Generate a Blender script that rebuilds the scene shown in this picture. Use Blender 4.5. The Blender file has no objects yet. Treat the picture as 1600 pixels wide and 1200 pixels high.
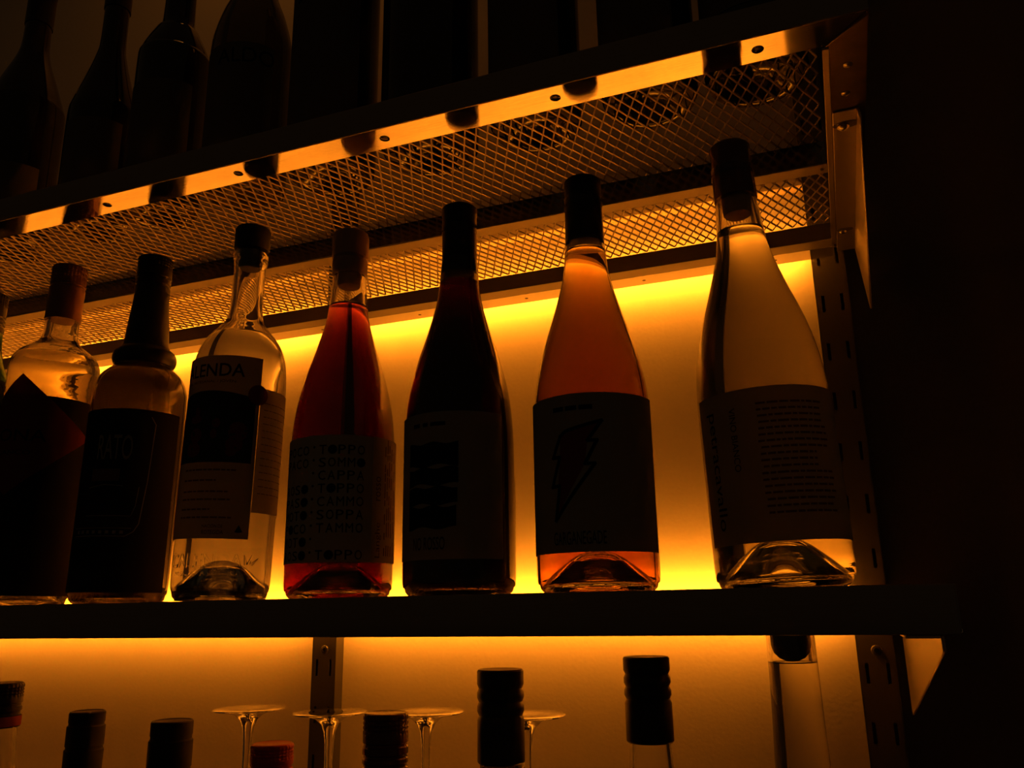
import bpy, bmesh, math, random
from mathutils import Matrix, Vector
import numpy as np

random.seed(7)
S = bpy.context.scene
COL = S.collection
PI = math.pi

# ------------------------------------------------------------------ camera, world, light, exposure
YAW, PITCH, ROLL = -0.367128, 0.262195, -0.016535
CAM = Vector((0.14381, -0.48412, -0.00903))
fw = Vector((math.sin(YAW) * math.cos(PITCH), math.cos(YAW) * math.cos(PITCH), math.sin(PITCH)))
rt = Vector((math.cos(YAW), -math.sin(YAW), 0))
up = rt.cross(fw)
cr, sr = math.cos(ROLL), math.sin(ROLL)
R2, U2 = rt * cr + up * sr, up * cr - rt * sr
cam_d = bpy.data.cameras.new('camera')
cam_d.sensor_width = 36.0
cam_d.lens = 1310.28 / 1600 * 36.0
cam_d.clip_start = 0.01
cam = bpy.data.objects.new('camera', cam_d)
cam.matrix_world = Matrix(((R2.x, U2.x, -fw.x, CAM.x), (R2.y, U2.y, -fw.y, CAM.y), (R2.z, U2.z, -fw.z, CAM.z), (0, 0, 0, 1)))
COL.objects.link(cam)
S.camera = cam

S.view_settings.view_transform = 'Standard'
S.view_settings.look = 'None'
S.view_settings.gamma = 1.0
S.view_settings.use_curve_mapping = False
S.view_settings.exposure = 0.0
S.cycles.max_bounces = 20
S.cycles.transmission_bounces = 20
S.cycles.glossy_bounces = 6
S.cycles.diffuse_bounces = 5
S.cycles.transparent_max_bounces = 12
S.cycles.volume_bounces = 0
S.cycles.sample_clamp_indirect = 4.0
S.cycles.blur_glossy = 0.3
S.cycles.use_denoising = True

W = bpy.data.worlds.new('dim_room')
S.world = W
W.use_nodes = True
W.node_tree.nodes['Background'].inputs[0].default_value = (1.0, 0.55, 0.22, 1)   # the dark bar room in front of the shelves
W.node_tree.nodes['Background'].inputs[1].default_value = 0.0105

LED_COLOUR = (1.0, 0.262, 0.012)
LED_STRENGTH = 108.0      # glow of the diffuser tubes

# added warm fill light for the upper wall's dim glow, unseen above the frame
lamp = bpy.data.lights.new('upper_wall_fill', 'AREA')
lamp.shape = 'DISK'; lamp.size = 0.16; lamp.energy = 0.27; lamp.color = (1.0, 0.32, 0.04)
lamp_o = bpy.data.objects.new('upper_wall_fill', lamp)
lamp_o.location = (-0.50, 0.180, 1.32)
lamp_o.rotation_euler = (Vector((-0.46, 0.400, 0.700)) - lamp_o.location).to_track_quat('-Z', 'Y').to_euler()
COL.objects.link(lamp_o)

# ------------------------------------------------------------------ materials
def nt(m):
    m.use_nodes = True
    return m.node_tree.nodes, m.node_tree.links
def pmat(name, col, rough=0.5, metal=0.0, trans=0.0, ior=1.45, spec=0.5, bump=0.0, bscale=200.0, var=0.0, aniso=0.0, stretch=None, coat=0.0):
    m = bpy.data.materials.new(name)
    n, l = nt(m)
    b = n['Principled BSDF']
    b.inputs['Base Color'].default_value = (*col, 1)
    b.inputs['Roughness'].default_value = rough
    b.inputs['Metallic'].default_value = metal
    b.inputs['Transmission Weight'].default_value = trans
    b.inputs['IOR'].default_value = ior
    b.inputs['Specular IOR Level'].default_value = spec
    b.inputs['Anisotropic'].default_value = aniso
    b.inputs['Coat Weight'].default_value = coat
    if bump or var:
        tc = n.new('ShaderNodeTexCoord'); mp = n.new('ShaderNodeMapping')
        l.new(tc.outputs['Object'], mp.inputs[0])
        if stretch: mp.inputs['Scale'].default_value = stretch
        nz = n.new('ShaderNodeTexNoise'); nz.inputs['Scale'].default_value = bscale; nz.inputs['Detail'].default_value = 3
        l.new(mp.outputs[0], nz.inputs['Vector'])
        if bump:
            bp = n.new('ShaderNodeBump'); bp.inputs['Strength'].default_value = bump; bp.inputs['Distance'].default_value = 0.001
            l.new(nz.outputs[0], bp.inputs['Height']); l.new(bp.outputs[0], b.inputs['Normal'])
        if var:
            mx = n.new('ShaderNodeMix'); mx.data_type = 'RGBA'
            mx.inputs[6].default_value = (*[c * (1 - var) for c in col], 1)
            mx.inputs[7].default_value = (*[min(1, c * (1 + var)) for c in col], 1)
            l.new(nz.outputs[0], mx.inputs[0]); l.new(mx.outputs[2], b.inputs['Base Color'])
    return m
def liquid(name, sig, col=(1, 1, 1), ior=1.34):
    """clear refracting liquid; sig = absorption per metre for R, G, B"""
    m = pmat(name, col, 0.0, 0, 1.0, ior)
    n, l = nt(m)
    D = max(sig) * 1.02 + 1e-3
    va = n.new('ShaderNodeVolumeAbsorption')
    va.inputs['Color'].default_value = (*[1 - s / D for s in sig], 1)
    va.inputs['Density'].default_value = D
    l.new(va.outputs[0], n['Material Output'].inputs['Volume'])
    return m
def paper(name, col, trans=0.35, var=0.06):
    m = bpy.data.materials.new(name)
    n, l = nt(m)
    n.remove(n['Principled BSDF'])
    d = n.new('ShaderNodeBsdfDiffuse'); t = n.new('ShaderNodeBsdfTranslucent'); mx = n.new('ShaderNodeMixShader')
    nz = n.new('ShaderNodeTexNoise'); nz.inputs['Scale'].default_value = 400
    tc = n.new('ShaderNodeTexCoord'); l.new(tc.outputs['Object'], nz.inputs['Vector'])
    c = n.new('ShaderNodeMix'); c.data_type = 'RGBA'
    c.inputs[6].default_value = (*[k * (1 - var) for k in col], 1); c.inputs[7].default_value = (*[min(1, k * (1 + var)) for k in col], 1)
    l.new(nz.outputs[0], c.inputs[0])
    l.new(c.outputs[2], d.inputs[0]); l.new(c.outputs[2], t.inputs[0])
    mx.inputs[0].default_value = trans
    l.new(d.outputs[0], mx.inputs[1]); l.new(t.outputs[0], mx.inputs[2]); l.new(mx.outputs[0], n['Material Output'].inputs[0])
    return m

M = {}
M['wall_dark'] = pmat('dark_wall_paint', (0.16, 0.12, 0.085), 0.7, bump=0.25, bscale=350, var=0.12)
M['panel'] = pmat('cream_wall_paint', (0.68, 0.61, 0.50), 0.6, bump=0.22, bscale=260, var=0.04, spec=0.3)
M['batten'] = pmat('pale_varnished_batten', (0.60, 0.48, 0.33), 0.35, bump=0.1, bscale=30, var=0.25, stretch=(1, 12, 12))
M['steel'] = pmat('brushed_stainless_steel', (0.72, 0.68, 0.62), 0.2, 1.0, bump=0.06, bscale=60, var=0.1, stretch=(0.3, 40, 40))
M['steel_flange'] = pmat('polished_steel_flange', (0.92, 0.89, 0.84), 0.06, 1.0, bump=0.03, bscale=60, var=0.08, stretch=(0.5, 40, 40))
M['steel_satin'] = pmat('satin_steel', (0.55, 0.50, 0.45), 0.38, 1.0, bump=0.1, bscale=900)
M['end_steel'] = pmat('dark_end_steel', (0.26, 0.20, 0.13), 0.28, 1.0, bump=0.08, bscale=90, var=0.3)  # darker, browner steel for the end flange
M['rail'] = pmat('dark_polished_rail', (0.30, 0.27, 0.23), 0.12, 1.0, bump=0.04, bscale=60, var=0.2, stretch=(0.4, 30, 30))
M['fascia'] = pmat('dull_steel_fascia', (0.30, 0.27, 0.24), 0.45, 0.8, bump=0.08, bscale=80, var=0.15, stretch=(0.3, 30, 30))
M['mesh'] = pmat('galvanised_expanded_metal', (0.56, 0.48, 0.40), 0.38, 0.7, var=0.15, bscale=300)
M['upright'] = pmat('grey_painted_steel', (0.085, 0.078, 0.07), 0.45, 0.3, bump=0.1, bscale=500, var=0.08)
M['screw'] = pmat('dark_zinc_screw', (0.10, 0.09, 0.08), 0.4, 0.8)
M['bolt'] = pmat('zinc_bolt', (0.5, 0.46, 0.4), 0.25, 1.0)
M['glass'] = pmat('clear_bottle_glass', (0.97, 0.97, 0.94), 0.0, 0, 1.0, 1.5)
M['glass_wavy'] = pmat('hand_blown_clear_glass', (0.95, 0.95, 0.92), 0.0, 0, 1.0, 1.5, bump=0.35, bscale=55)
M['glass_stem'] = pmat('crystal_glass', (0.99, 0.99, 0.98), 0.0, 0, 1.0, 1.5)
M['glass_olive'] = pmat('dark_olive_glass', (0.30, 0.30, 0.10), 0.0, 0, 1.0, 1.5)
M['glass_brown'] = pmat('brown_glass', (0.55, 0.46, 0.20), 0.0, 0, 1.0, 1.5)
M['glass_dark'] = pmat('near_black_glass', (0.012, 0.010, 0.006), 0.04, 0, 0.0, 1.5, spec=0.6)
M['glass_green'] = pmat('dark_green_glass', (0.12, 0.30, 0.08), 0.0, 0, 1.0, 1.5)
M['liq_red'] = liquid('dark_rose_wine', (35, 115, 100))
M['liq_black'] = liquid('red_wine', (95, 400, 400))
M['liq_amber'] = liquid('orange_wine', (6.0, 25, 70))
M['liq_white'] = liquid('white_wine', (0.8, 2.2, 9))
M['liq_clear'] = liquid('clear_spirit', (0.1, 0.1, 0.2), ior=1.36)
M['liq_gold'] = liquid('golden_spirit', (0.6, 3.0, 14), ior=1.36)
M['liq_brown'] = liquid('brown_liqueur', (21, 20, 80), ior=1.36)
M['cap_black'] = pmat('black_foil', (0.012, 0.010, 0.009), 0.35, 0.0, spec=0.4)
M['cap_matte'] = pmat('black_rubber', (0.012, 0.011, 0.010), 0.6)
M['cap_brown'] = pmat('brown_foil', (0.12, 0.055, 0.03), 0.25, 0.3)
M['cap_pink'] = pmat('copper_screw_cap', (0.22, 0.10, 0.06), 0.4, 0.5)
M['cap_wax'] = pmat('pale_wax', (0.40, 0.24, 0.17), 0.55)
M['cap_red'] = pmat('red_screw_cap', (0.50, 0.06, 0.03), 0.4, 0.2)
M['cap_orange'] = pmat('orange_cap_disc', (0.8, 0.42, 0.16), 0.45)
M['cork'] = pmat('cork', (0.40, 0.24, 0.13), 0.85, var=0.35, bscale=250)
M['paper_white'] = paper('white_label_paper', (0.60, 0.56, 0.50), 0.30)
M['paper_thin'] = paper('thin_back_label_paper', (0.85, 0.79, 0.68), 0.8)
M['paper_cream'] = paper('cream_label_paper', (0.62, 0.54, 0.42), 0.5)
M['paper_grey'] = paper('grey_label_paper', (0.36, 0.33, 0.29), 0.12)
M['paper_dim'] = paper('dimmed_label_paper', (0.13, 0.115, 0.095), 0.05)  # upper-shelf labels, paper darkened to stand in for their dim light
M['paper_black'] = paper('black_label_paper', (0.02, 0.018, 0.016), 0.05)
M['paper_dark'] = paper('dark_printed_art', (0.05, 0.045, 0.04), 0.05)
M['ink'] = paper('black_ink', (0.012, 0.012, 0.012), 0.02)
M['ink_brown'] = paper('brown_ink', (0.16, 0.09, 0.06), 0.1)
M['ink_pale'] = paper('pale_ink', (0.30, 0.27, 0.22), 0.1)
M['ink_red'] = paper('dull_red_ink', (0.22, 0.05, 0.035), 0.15)
M['ink_green'] = paper('dark_green_ink', (0.05, 0.09, 0.035), 0.05)
M['tape_red'] = paper('red_strip_stamp', (0.60, 0.16, 0.08), 0.35)
def emitmat(k=1.0):
    m = bpy.data.materials.new('amber_led_diffuser'); n, l = nt(m)
    b = n['Principled BSDF']; b.inputs['Base Color'].default_value = (0.8, 0.7, 0.5, 1)
    b.inputs['Emission Color'].default_value = (*LED_COLOUR, 1); b.inputs['Emission Strength'].default_value = LED_STRENGTH * k
    return m
M['led'] = emitmat()
M['led_dim'] = emitmat(0.45)

# ------------------------------------------------------------------ helpers
def tag(o, label=None, cat=None, group=None, kind=None):
    if label: o['label'] = label
    if cat: o['category'] = cat
    if group: o['group'] = group
    if kind: o['kind'] = kind
    return o
def empty(name, loc, label, cat, group=None):
    o = bpy.data.objects.new(name, None)
    o.empty_display_size = 0.02
    o.location = loc
    COL.objects.link(o)
    return tag(o, label, cat, group)
def link(name, me, m, parent=None):
    o = bpy.data.objects.new(name, me)
    if m is not None and not me.materials: me.materials.append(m)
    COL.objects.link(o)
    if parent: o.parent = parent
    return o
def mesh(name, vs, fs, smooth=None):
    me = bpy.data.meshes.new(name)
    me.from_pydata([tuple(v) for v in vs], [], fs)
    if smooth is not None:
        me.polygons.foreach_set('use_smooth', [True] * len(me.polygons))
        me.set_sharp_from_angle(angle=math.radians(smooth))
    me.update()
    return me
def obj(name, vs, fs, m, parent=None, smooth=None):
    return link(name, mesh(name, vs, fs, smooth), m, parent)
def box(x0, x1, y0, y1, z0, z1):
    v = [(x, y, z) for z in (z0, z1) for y in (y0, y1) for x in (x0, x1)]
    return v, [(0, 2, 3, 1), (4, 5, 7, 6), (0, 1, 5, 4), (2, 6, 7, 3), (1, 3, 7, 5), (0, 4, 6, 2)]
def bevel_obj(name, vs, fs, m, parent=None, w=0.0006, seg=2):
    me = mesh(name, vs, fs)
    bm = bmesh.new(); bm.from_mesh(me)
    bmesh.ops.recalc_face_normals(bm, faces=bm.faces)
    bmesh.ops.bevel(bm, geom=[e for e in bm.edges if len(e.link_faces) == 2 and e.calc_face_angle(0) > 0.6], offset=w, segments=seg, affect='EDGES', profile=0.5)
    bm.to_mesh(me); bm.free()
    me.polygons.foreach_set('use_smooth', [True] * len(me.polygons)); me.set_sharp_from_angle(angle=math.radians(40))
    return link(name, me, m, parent)
def extrude(poly, axis, a0, a1):
    """closed 2D polygon swept along an axis: 'x' takes (y,z), 'y' takes (x,z), 'z' takes (x,y)"""
    n = len(poly)
    def P(p, a): return {'x': (a, p[0], p[1]), 'y': (p[0], a, p[1]), 'z': (p[0], p[1], a)}[axis]
    v = [P(p, a0) for p in poly] + [P(p, a1) for p in poly]
    f = [tuple(range(n))[::-1], tuple(range(n, 2 * n))] + [(i, (i + 1) % n, n + (i + 1) % n, n + i) for i in range(n)]
    return v, f
def lathe(prof, seg=64, knurl=None):
    """prof: (r, z) list that begins and ends on the axis -> watertight solid; knurl(z) gives the alternate radial relief"""
    vs, fs, rings = [], [], []
    for r, z in prof:
        if r < 1e-6:
            rings.append([len(vs)]); vs.append((0, 0, z))
        else:
            k = knurl(z) if knurl else 0
            rings.append(list(range(len(vs), len(vs) + seg)))
            for i in range(seg):
                q = r - (k if (i // 2) % 2 else 0)
                vs.append((q * math.cos(2 * PI * i / seg), q * math.sin(2 * PI * i / seg), z))
    for a, b in zip(rings, rings[1:]):
        if len(a) == 1 and len(b) == 1: continue
        for i in range(seg):
            j = (i + 1) % seg
            if len(a) == 1: fs.append((a[0], b[j], b[i]))
            elif len(b) == 1: fs.append((a[i], a[j], b[0]))
            else: fs.append((a[i], a[j], b[j], b[i]))
    return vs, fs
def spline(pts, n=4):
    """monotone-ish Catmull-Rom through (r, z) points"""
    out = []
    P = [pts[0]] + list(pts) + [pts[-1]]
    for i in range(1, len(P) - 2):
        p0, p1, p2, p3 = P[i - 1], P[i], P[i + 1], P[i + 2]
        for k in range(n):
            t = k / n
            out.append(tuple(0.5 * (2 * b + (c - a) * t + (2 * a - 5 * b + 4 * c - d) * t * t + (3 * b - a - 3 * c + d) * t ** 3) for a, b, c, d in zip(p0, p1, p2, p3)))
    out.append(tuple(pts[-1]))
    return out

# plates with real holes (x-y plane, thickness t below z)
def plate_cells(xs, ys, holes, z0, z1, P):
    """grid plate; holes = set of (i, j) cells left open; P maps (a, b, c) -> xyz; walls are closed"""
    vs, fs, idx = [], [], {}
    def V(i, j, k):
        if (i, j, k) not in idx:
            idx[(i, j, k)] = len(vs); vs.append(P(xs[i], ys[j], (z0, z1)[k]))
        return idx[(i, j, k)]
    nx, ny = len(xs) - 1, len(ys) - 1
    solid = lambda i, j: 0 <= i < nx and 0 <= j < ny and (i, j) not in holes
    for i in range(nx):
        for j in range(ny):
            if not solid(i, j): continue
            a, b, c, d = (i, j), (i + 1, j), (i + 1, j + 1), (i, j + 1)
            fs.append(tuple(V(*q, 0) for q in (a, d, c, b))); fs.append(tuple(V(*q, 1) for q in (a, b, c, d)))
            for (di, dj, p, q) in ((0, -1, a, b), (1, 0, b, c), (0, 1, c, d), (-1, 0, d, a)):
                if not solid(i + di, j + dj):
                    fs.append((V(*p, 0), V(*q, 0), V(*q, 1), V(*p, 1)))
    return vs, fs
def strip_round_holes(x0, x1, ya, yb, za, zb, t, holes, r, y_of=None, seg=24, mitre=0.0):
    """flat bar along x with round holes; its y-z slope goes from (ya, za) to (yb, zb); thickness t upwards; x1 end mitred"""
    half = (yb - ya) / 2
    vs, fs = [], []
    zf = lambda y: za + (zb - za) * (y - ya) / (yb - ya)
    def add(x, y, k): vs.append((x, y, zf(y) + (t if k else 0))); return len(vs) - 1
    cuts = sorted(holes)
    edges = [x0]
    for h in cuts: edges += [h - half, h + half]
    edges += [x1]
    end = lambda x, y: x - (mitre * (y - ya) / (yb - ya) if x == x1 else 0)
    for a, b in zip(edges[0::2], edges[1::2]):
        q = [(a, ya), (end(b, ya), ya), (end(b, yb), yb), (a, yb)]
        lo = [add(*p, 0) for p in q]; hi = [add(*p, 1) for p in q]
        fs += [tuple(lo[::-1]), tuple(hi)]
        fs += [(lo[0], lo[1], hi[1], hi[0]), (lo[2], lo[3], hi[3], hi[2])]
        if a == x0: fs.append((lo[3], lo[0], hi[0], hi[3]))
        if b == x1: fs.append((lo[1], lo[2], hi[2], hi[1]))
    ym = (ya + yb) / 2
    for h in cuts:
        inn, out = [], []
        for k in (0, 1):
            ri, ro = [], []
            for s in range(seg):
                an = 2 * PI * (s + 0.5) / seg
                c, d = math.cos(an), math.sin(an)
                m = max(abs(c), abs(d))
                ri.append(add(h + r * c, ym + r * d, k)); ro.append(add(h + half * c / m, ym + half * d / m, k))
            inn.append(ri); out.append(ro)
        for s in range(seg):
            u = (s + 1) % seg
            fs += [(inn[0][s], out[0][s], out[0][u], inn[0][u])[::-1], (inn[1][s], out[1][s], out[1][u], inn[1][u]), (inn[0][s], inn[0][u], inn[1][u], inn[1][s])[::-1]]
        # corner fillers of the square cell
        for k in (0, 1):
            for sx, sy in ((1, 1), (-1, 1), (-1, -1), (1, -1)):
                cx, cy = h + sx * half, ym + sy * half
                cand = sorted(range(seg), key=lambda s: (vs[out[k][s]][0] - cx) ** 2 + (vs[out[k][s]][1] - cy) ** 2)[:2]
                fs.append((out[k][cand[0]], out[k][cand[1]], add(cx, cy, k)))
    return vs, fs
def merged(name, vs, fs, m, parent=None):
    me = mesh(name, vs, fs)
    bm = bmesh.new(); bm.from_mesh(me)
    bmesh.ops.remove_doubles(bm, verts=bm.verts, dist=1e-6)
    bmesh.ops.recalc_face_normals(bm, faces=bm.faces)
    bm.to_mesh(me); bm.free()
    return link(name, me, m, parent)

# ------------------------------------------------------------------ text on a cylinder
def text_polys(body):
    cu = bpy.data.curves.new('txt', 'FONT'); cu.body = body; cu.resolution_u = 3; cu.offset = 0.010 if len(body) == 7 else 0.0
    o = bpy.data.objects.new('txt', cu); COL.objects.link(o)
    bpy.context.view_layer.update()
    me = o.evaluated_get(bpy.context.evaluated_depsgraph_get()).to_mesh()
    v = [(p.co.x, p.co.y) for p in me.vertices]; f = [tuple(p.vertices) for p in me.polygons]
    o.evaluated_get(bpy.context.evaluated_depsgraph_get()).to_mesh_clear()
    bpy.data.objects.remove(o); bpy.data.curves.remove(cu)
    return v, f
_tc = {}
class Print:
    """flat print on a bottle of radius r: everything in (phi degrees, z)"""
    def __init__(s, r, phic, flat=False): s.r, s.c, s.v, s.f, s.flat = r, phic, [], [], flat
    def P(s, ph, z, dr=0.0):
        a = math.radians(ph) + s.c
        return ((s.r + dr) * math.sin(a), -(s.r + dr) * math.cos(a), z)
    def tri(s, q, step=5.0):
        d = [abs(q[i][0] - q[(i + 1) % 3][0]) for i in range(3)]
        k = d.index(max(d))
        if d[k] > step:
            a, b, c = q[k], q[(k + 1) % 3], q[(k + 2) % 3]
            m = ((a[0] + b[0]) / 2, (a[1] + b[1]) / 2)
            s.tri((a, m, c), step); s.tri((m, b, c), step)
        else:
            n = len(s.v); s.v += [s.P(*p) for p in q]; s.f.append((n, n + 1, n + 2))
    def text(s, body, p0, p1, z0, z1, rot=0):
        if body not in _tc: _tc[body] = text_polys(body)
        v, f = _tc[body]
        if not v: return
        if rot == 90: v = [(-y, x) for x, y in v]
        if rot == -90: v = [(y, -x) for x, y in v]
        x0, x1 = min(a for a, _ in v), max(a for a, _ in v); y0, y1 = min(b for _, b in v), max(b for _, b in v)
        w = [(p0 + (x - x0) / max(1e-9, x1 - x0) * (p1 - p0), z0 + (y - y0) / max(1e-9, y1 - y0) * (z1 - z0)) for x, y in v]
        if s.flat:
            base = len(s.v); s.v += [s.P(*p) for p in w]; s.f += [tuple(base + i for i in q) for q in f]
        else:
            for q in f:
                for i in range(1, len(q) - 1): s.tri((w[q[0]], w[q[i]], w[q[i + 1]]))
    def poly(s, pts):
        if s.flat:
            base = len(s.v); s.v += [s.P(*p) for p in pts]; s.f.append(tuple(range(base, base + len(pts))))
        else:
            for i in range(1, len(pts) - 1): s.tri((pts[0], pts[i], pts[i + 1]))
    def bar(s, p0, p1, z0, z1, n=1):
        for i in range(n):
            a, b = p0 + (p1 - p0) * i / n, p0 + (p1 - p0) * (i + 1) / n
            s.poly([(a, z0), (b, z0), (b, z1), (a, z1)])
    def disc(s, p, z, rad, n=20):
        k = math.degrees(rad / s.r)
        s.poly([(p + k * math.cos(2 * PI * i / n), z + rad * math.sin(2 * PI * i / n)) for i in range(n)])
    def ribbon(s, pts, w):
        k = math.degrees(1 / s.r)
        for (a, b), (c, d) in zip(pts, pts[1:]):
            dx, dz = (c - a) / k, d - b; L = math.hypot(dx, dz); nx, nz = -dz / L * w / 2, dx / L * w / 2
            ex, ez = dx / L * w * 0.35, dz / L * w * 0.35
            s.poly([(a + (nx - ex) * k, b + nz - ez), (a + (-nx - ex) * k, b - nz - ez), (c + (-nx + ex) * k, d - nz + ez), (c + (nx + ex) * k, d + nz + ez)])
    def words(s, p0, p1, z, h, rnd, gap=1.6):
        """an unreadably small line: word-length strokes"""
        p = p0
        while p < p1 - 2:
            w = min(rnd.uniform(3, 9), p1 - p); s.bar(p, p + w, z, z + h, 2); p += w + gap
    def build(s, name, m, parent): return obj(name, s.v, s.f, m, parent)
def label_patch(name, r, phic, p0, p1, z0, z1, m, parent, t=0.00025, n=None):
    n = n or max(6, int(abs(p1 - p0) / 4))
    vs, fs = [], []
    for k, rr in enumerate((r, r + t)):
        for i in range(n + 1):
            a = math.radians(p0 + (p1 - p0) * i / n) + phic
            for z in (z0, z1): vs.append((rr * math.sin(a), -rr * math.cos(a), z))
    o = 2 * (n + 1)
    for i in range(n):
        a, b, c, d = 2 * i, 2 * i + 2, 2 * i + 3, 2 * i + 1
        fs += [(o + a, o + b, o + c, o + d), (a, d, c, b), (a, b, o + b, o + a), (d, o + d, o + c, c)]
    fs += [(0, o, o + 1, 1), (2 * n, 2 * n + 1, o + 2 * n + 1, o + 2 * n)]
    return obj(name, vs, fs, m, parent, 30)

# ------------------------------------------------------------------ bottles
def bottle_root(name, label, x, y, z, group=None, tilt=(0, 0), cat='bottle'):
    e = empty(name, (x, y, z), label, cat, group)
    e.rotation_euler = (tilt[0], tilt[1], 0)
    phic = math.atan2(CAM.x - x, -(CAM.y - y))
    return e, phic
def shell(parent, outer, gm, t=0.0032, punt=0.022, rp=None, fill=None, lm=None, seg=72, base_t=0.005, name='glass', neck_t=None):
    """outer: (r, z) from the heel to the lip. Builds the glass shell and the liquid that fills it up to z = fill."""
    R = outer[0][0]
    rp = rp or R - 0.009
    heel = [(rp + 0.002, 0.0006), (rp + 0.004, 0.0), (R - 0.003, 0.0006), (R - 0.0008, 0.003)]
    pun = spline([(0, punt), (rp * 0.22, punt * 0.95), (rp * 0.45, punt * 0.76), (rp * 0.70, punt * 0.42), (rp * 0.95, punt * 0.07)], 4)
    out = pun + heel + outer
    lip = outer[-1]
    tt = lambda z: (t if neck_t is None or z < lip[1] * 0.75 else neck_t)
    wall = [(max(r - tt(z), 0.004), z) for r, z in outer if z > base_t + 0.004]
    Ri = R - t
    floor_in = [(0, punt + base_t)] + [(r * 0.97, z + base_t) for r, z in pun[1:]] + [(Ri - 0.004, base_t), (Ri - 0.001, base_t + 0.0015)]
    prof = out + [(lip[0] - 0.0008, lip[1] + 0.0006), (wall[-1][0] + 0.0008, lip[1] + 0.0006)] + wall[::-1] + floor_in[::-1]
    g = obj(name, *lathe(prof, seg), gm, parent, 50)
    if fill:
        e = 0.0004
        lp = [(r + (e if r > 0 else 0), z - e) for r, z in floor_in]
        ws = [(r + e, z) for r, z in wall]
        below = [p for p in ws if p[1] < fill]
        nxt = next(p for p in ws if p[1] >= fill)
        k = (fill - below[-1][1]) / (nxt[1] - below[-1][1])
        rf = below[-1][0] + k * (nxt[0] - below[-1][0])
        lp += below + [(rf, fill), (rf * 0.94, fill - 0.0007), (rf * 0.8, fill - 0.0010), (0, fill - 0.0010)]
        obj('liquid', *lathe(lp, seg), lm, parent, 50)
    return g
def cyl_part(name, parent, prof, m, seg=64, knurl=None, smooth=35):
    return obj(name, *lathe(prof, seg, knurl), m, parent, smooth)
def capsule(parent, r0, z0, r1, z1, m, name='capsule'):
    return cyl_part(name, parent, [(0, z0 + 0.001), (r0 - 0.0012, z0 + 0.001), (r0, z0), (r0, z0 + 0.003), ((r0 + r1) / 2, (z0 + z1) / 2), (r1, z1 - 0.008), (r1 + 0.0004, z1 - 0.007), (r1 + 0.0004, z1 - 0.0018), (r1 - 0.0008, z1 - 0.0004), (r1 - 0.003, z1), (0, z1)], m)
def screw_cap(parent, r, z0, z1, m, name='screw_cap', grooves=(0.35, 0.62), kn=True, seg=120, top=True):
    H = z1 - z0
    pr = [(0, z0 + 0.0005), (r - 0.001, z0 + 0.0005), (r, z0)]
    zk0, zk1 = z0 + H * 0.66, z1 - 0.002
    for g in grooves:
        zc = z0 + H * g
        pr += [(r, zc - 0.0016), (r - 0.0009, zc - 0.0007), (r - 0.0009, zc + 0.0007), (r, zc + 0.0016)]
    pr += [(r, zk0), (r, zk0 + 0.0006)]
    nb = 4
    for i in range(1, nb):
        zc = zk0 + (zk1 - zk0) * i / nb
        pr += [(r, zc - 0.001), (r - 0.0006, zc), (r, zc + 0.001)]
    pr += [(r, zk1), (r - 0.0008, z1 - 0.0006), (r - 0.002, z1), (r - 0.003, z1 - 0.0003), (0, z1 - 0.0003)]
    return cyl_part(name, parent, pr, m, seg, (lambda z: 0.00045 if zk0 + 0.0003 < z < zk1 + 1e-5 else 0) if kn else None, 25)

# ------------------------------------------------------------------ the setting
XL, XR = -1.55, 0.1936
YB = 0.3995                       # face of the cream wall panel
wall = obj('wall_back', *box(-2.6, 1.6, YB + 0.008, YB + 0.12, -1.4, 1.5), M['wall_dark'])
tag(wall, kind='structure')
pan = bevel_obj('wall_panel', *box(-2.0, 0.1690, YB, YB + 0.0085, -0.70, 1.25), M['panel'], wall, 0.0008)
batten = bevel_obj('batten', *box(-2.0, 0.1452, YB - 0.0160, YB, 0.4225, 0.4560), M['batten'], wall, 0.0012)
floor = obj('floor', *box(-2.6, 1.6, -3.2, YB + 0.12, -1.45, -1.4), M['wall_dark'])
tag(floor, kind='structure')

def slotted_upright(x0, label):
    """wall standard: a folded channel with two columns of slots"""
    w, d = 0.0305, 0.0163
    e = empty('slotted_upright', (x0 + w / 2, YB, -0.72), label, 'upright', 'slotted wall uprights of the shelving')
    xs = [-w / 2, -0.0105, -0.0075, 0.0075, 0.0105, w / 2]
    zs, holes = [0.0], set()
    z = 0.0284                                     # slot pitch 51 mm
    while z < 1.70:
        zs += [z, z + 0.018]; z += 0.051
    zs.append(1.72)
    for j in range(1, len(zs) - 2, 2): holes |= {(1, j), (3, j)}
    v, f = plate_cells(xs, zs, holes, 0, 0.0016, lambda a, b, c: (a, -d + c, b))
    merged('face_plate', v, f, M['upright'], e)
    for sx in (-1, 1):
        bevel_obj('side_flange', *box(sx * w / 2 - 0.0008, sx * w / 2 + 0.0008, -d, 0, 0, 1.72), M['upright'], e, 0.0004, 1)
    bevel_obj('back_plate', *box(-w / 2 + 0.001, w / 2 - 0.001, -0.004, -0.0005, 0, 1.72), M['screw'], e, 0.0003, 1)
    zsc = (0.6692, 1.0750)
    for zz in zsc:
        pr = [(0, 0), (0.0050, 0), (0.0050, 0.0006), (0.0042, 0.0016), (0.0022, 0.0022), (0.0020, 0.0010), (0, 0.0010)]
        s = obj('screw', *lathe(pr, 24), M['screw'], e, 30)
        s.rotation_euler = (PI / 2, 0, 0); s.location = (0.001, -d, zz)
    return e
slotted_upright(-0.4430, 'grey slotted wall upright beside the stemmed glasses, behind the red wine bottle')
slotted_upright(0.1459, 'grey slotted wall upright at the right end of the lit wall')

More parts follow.
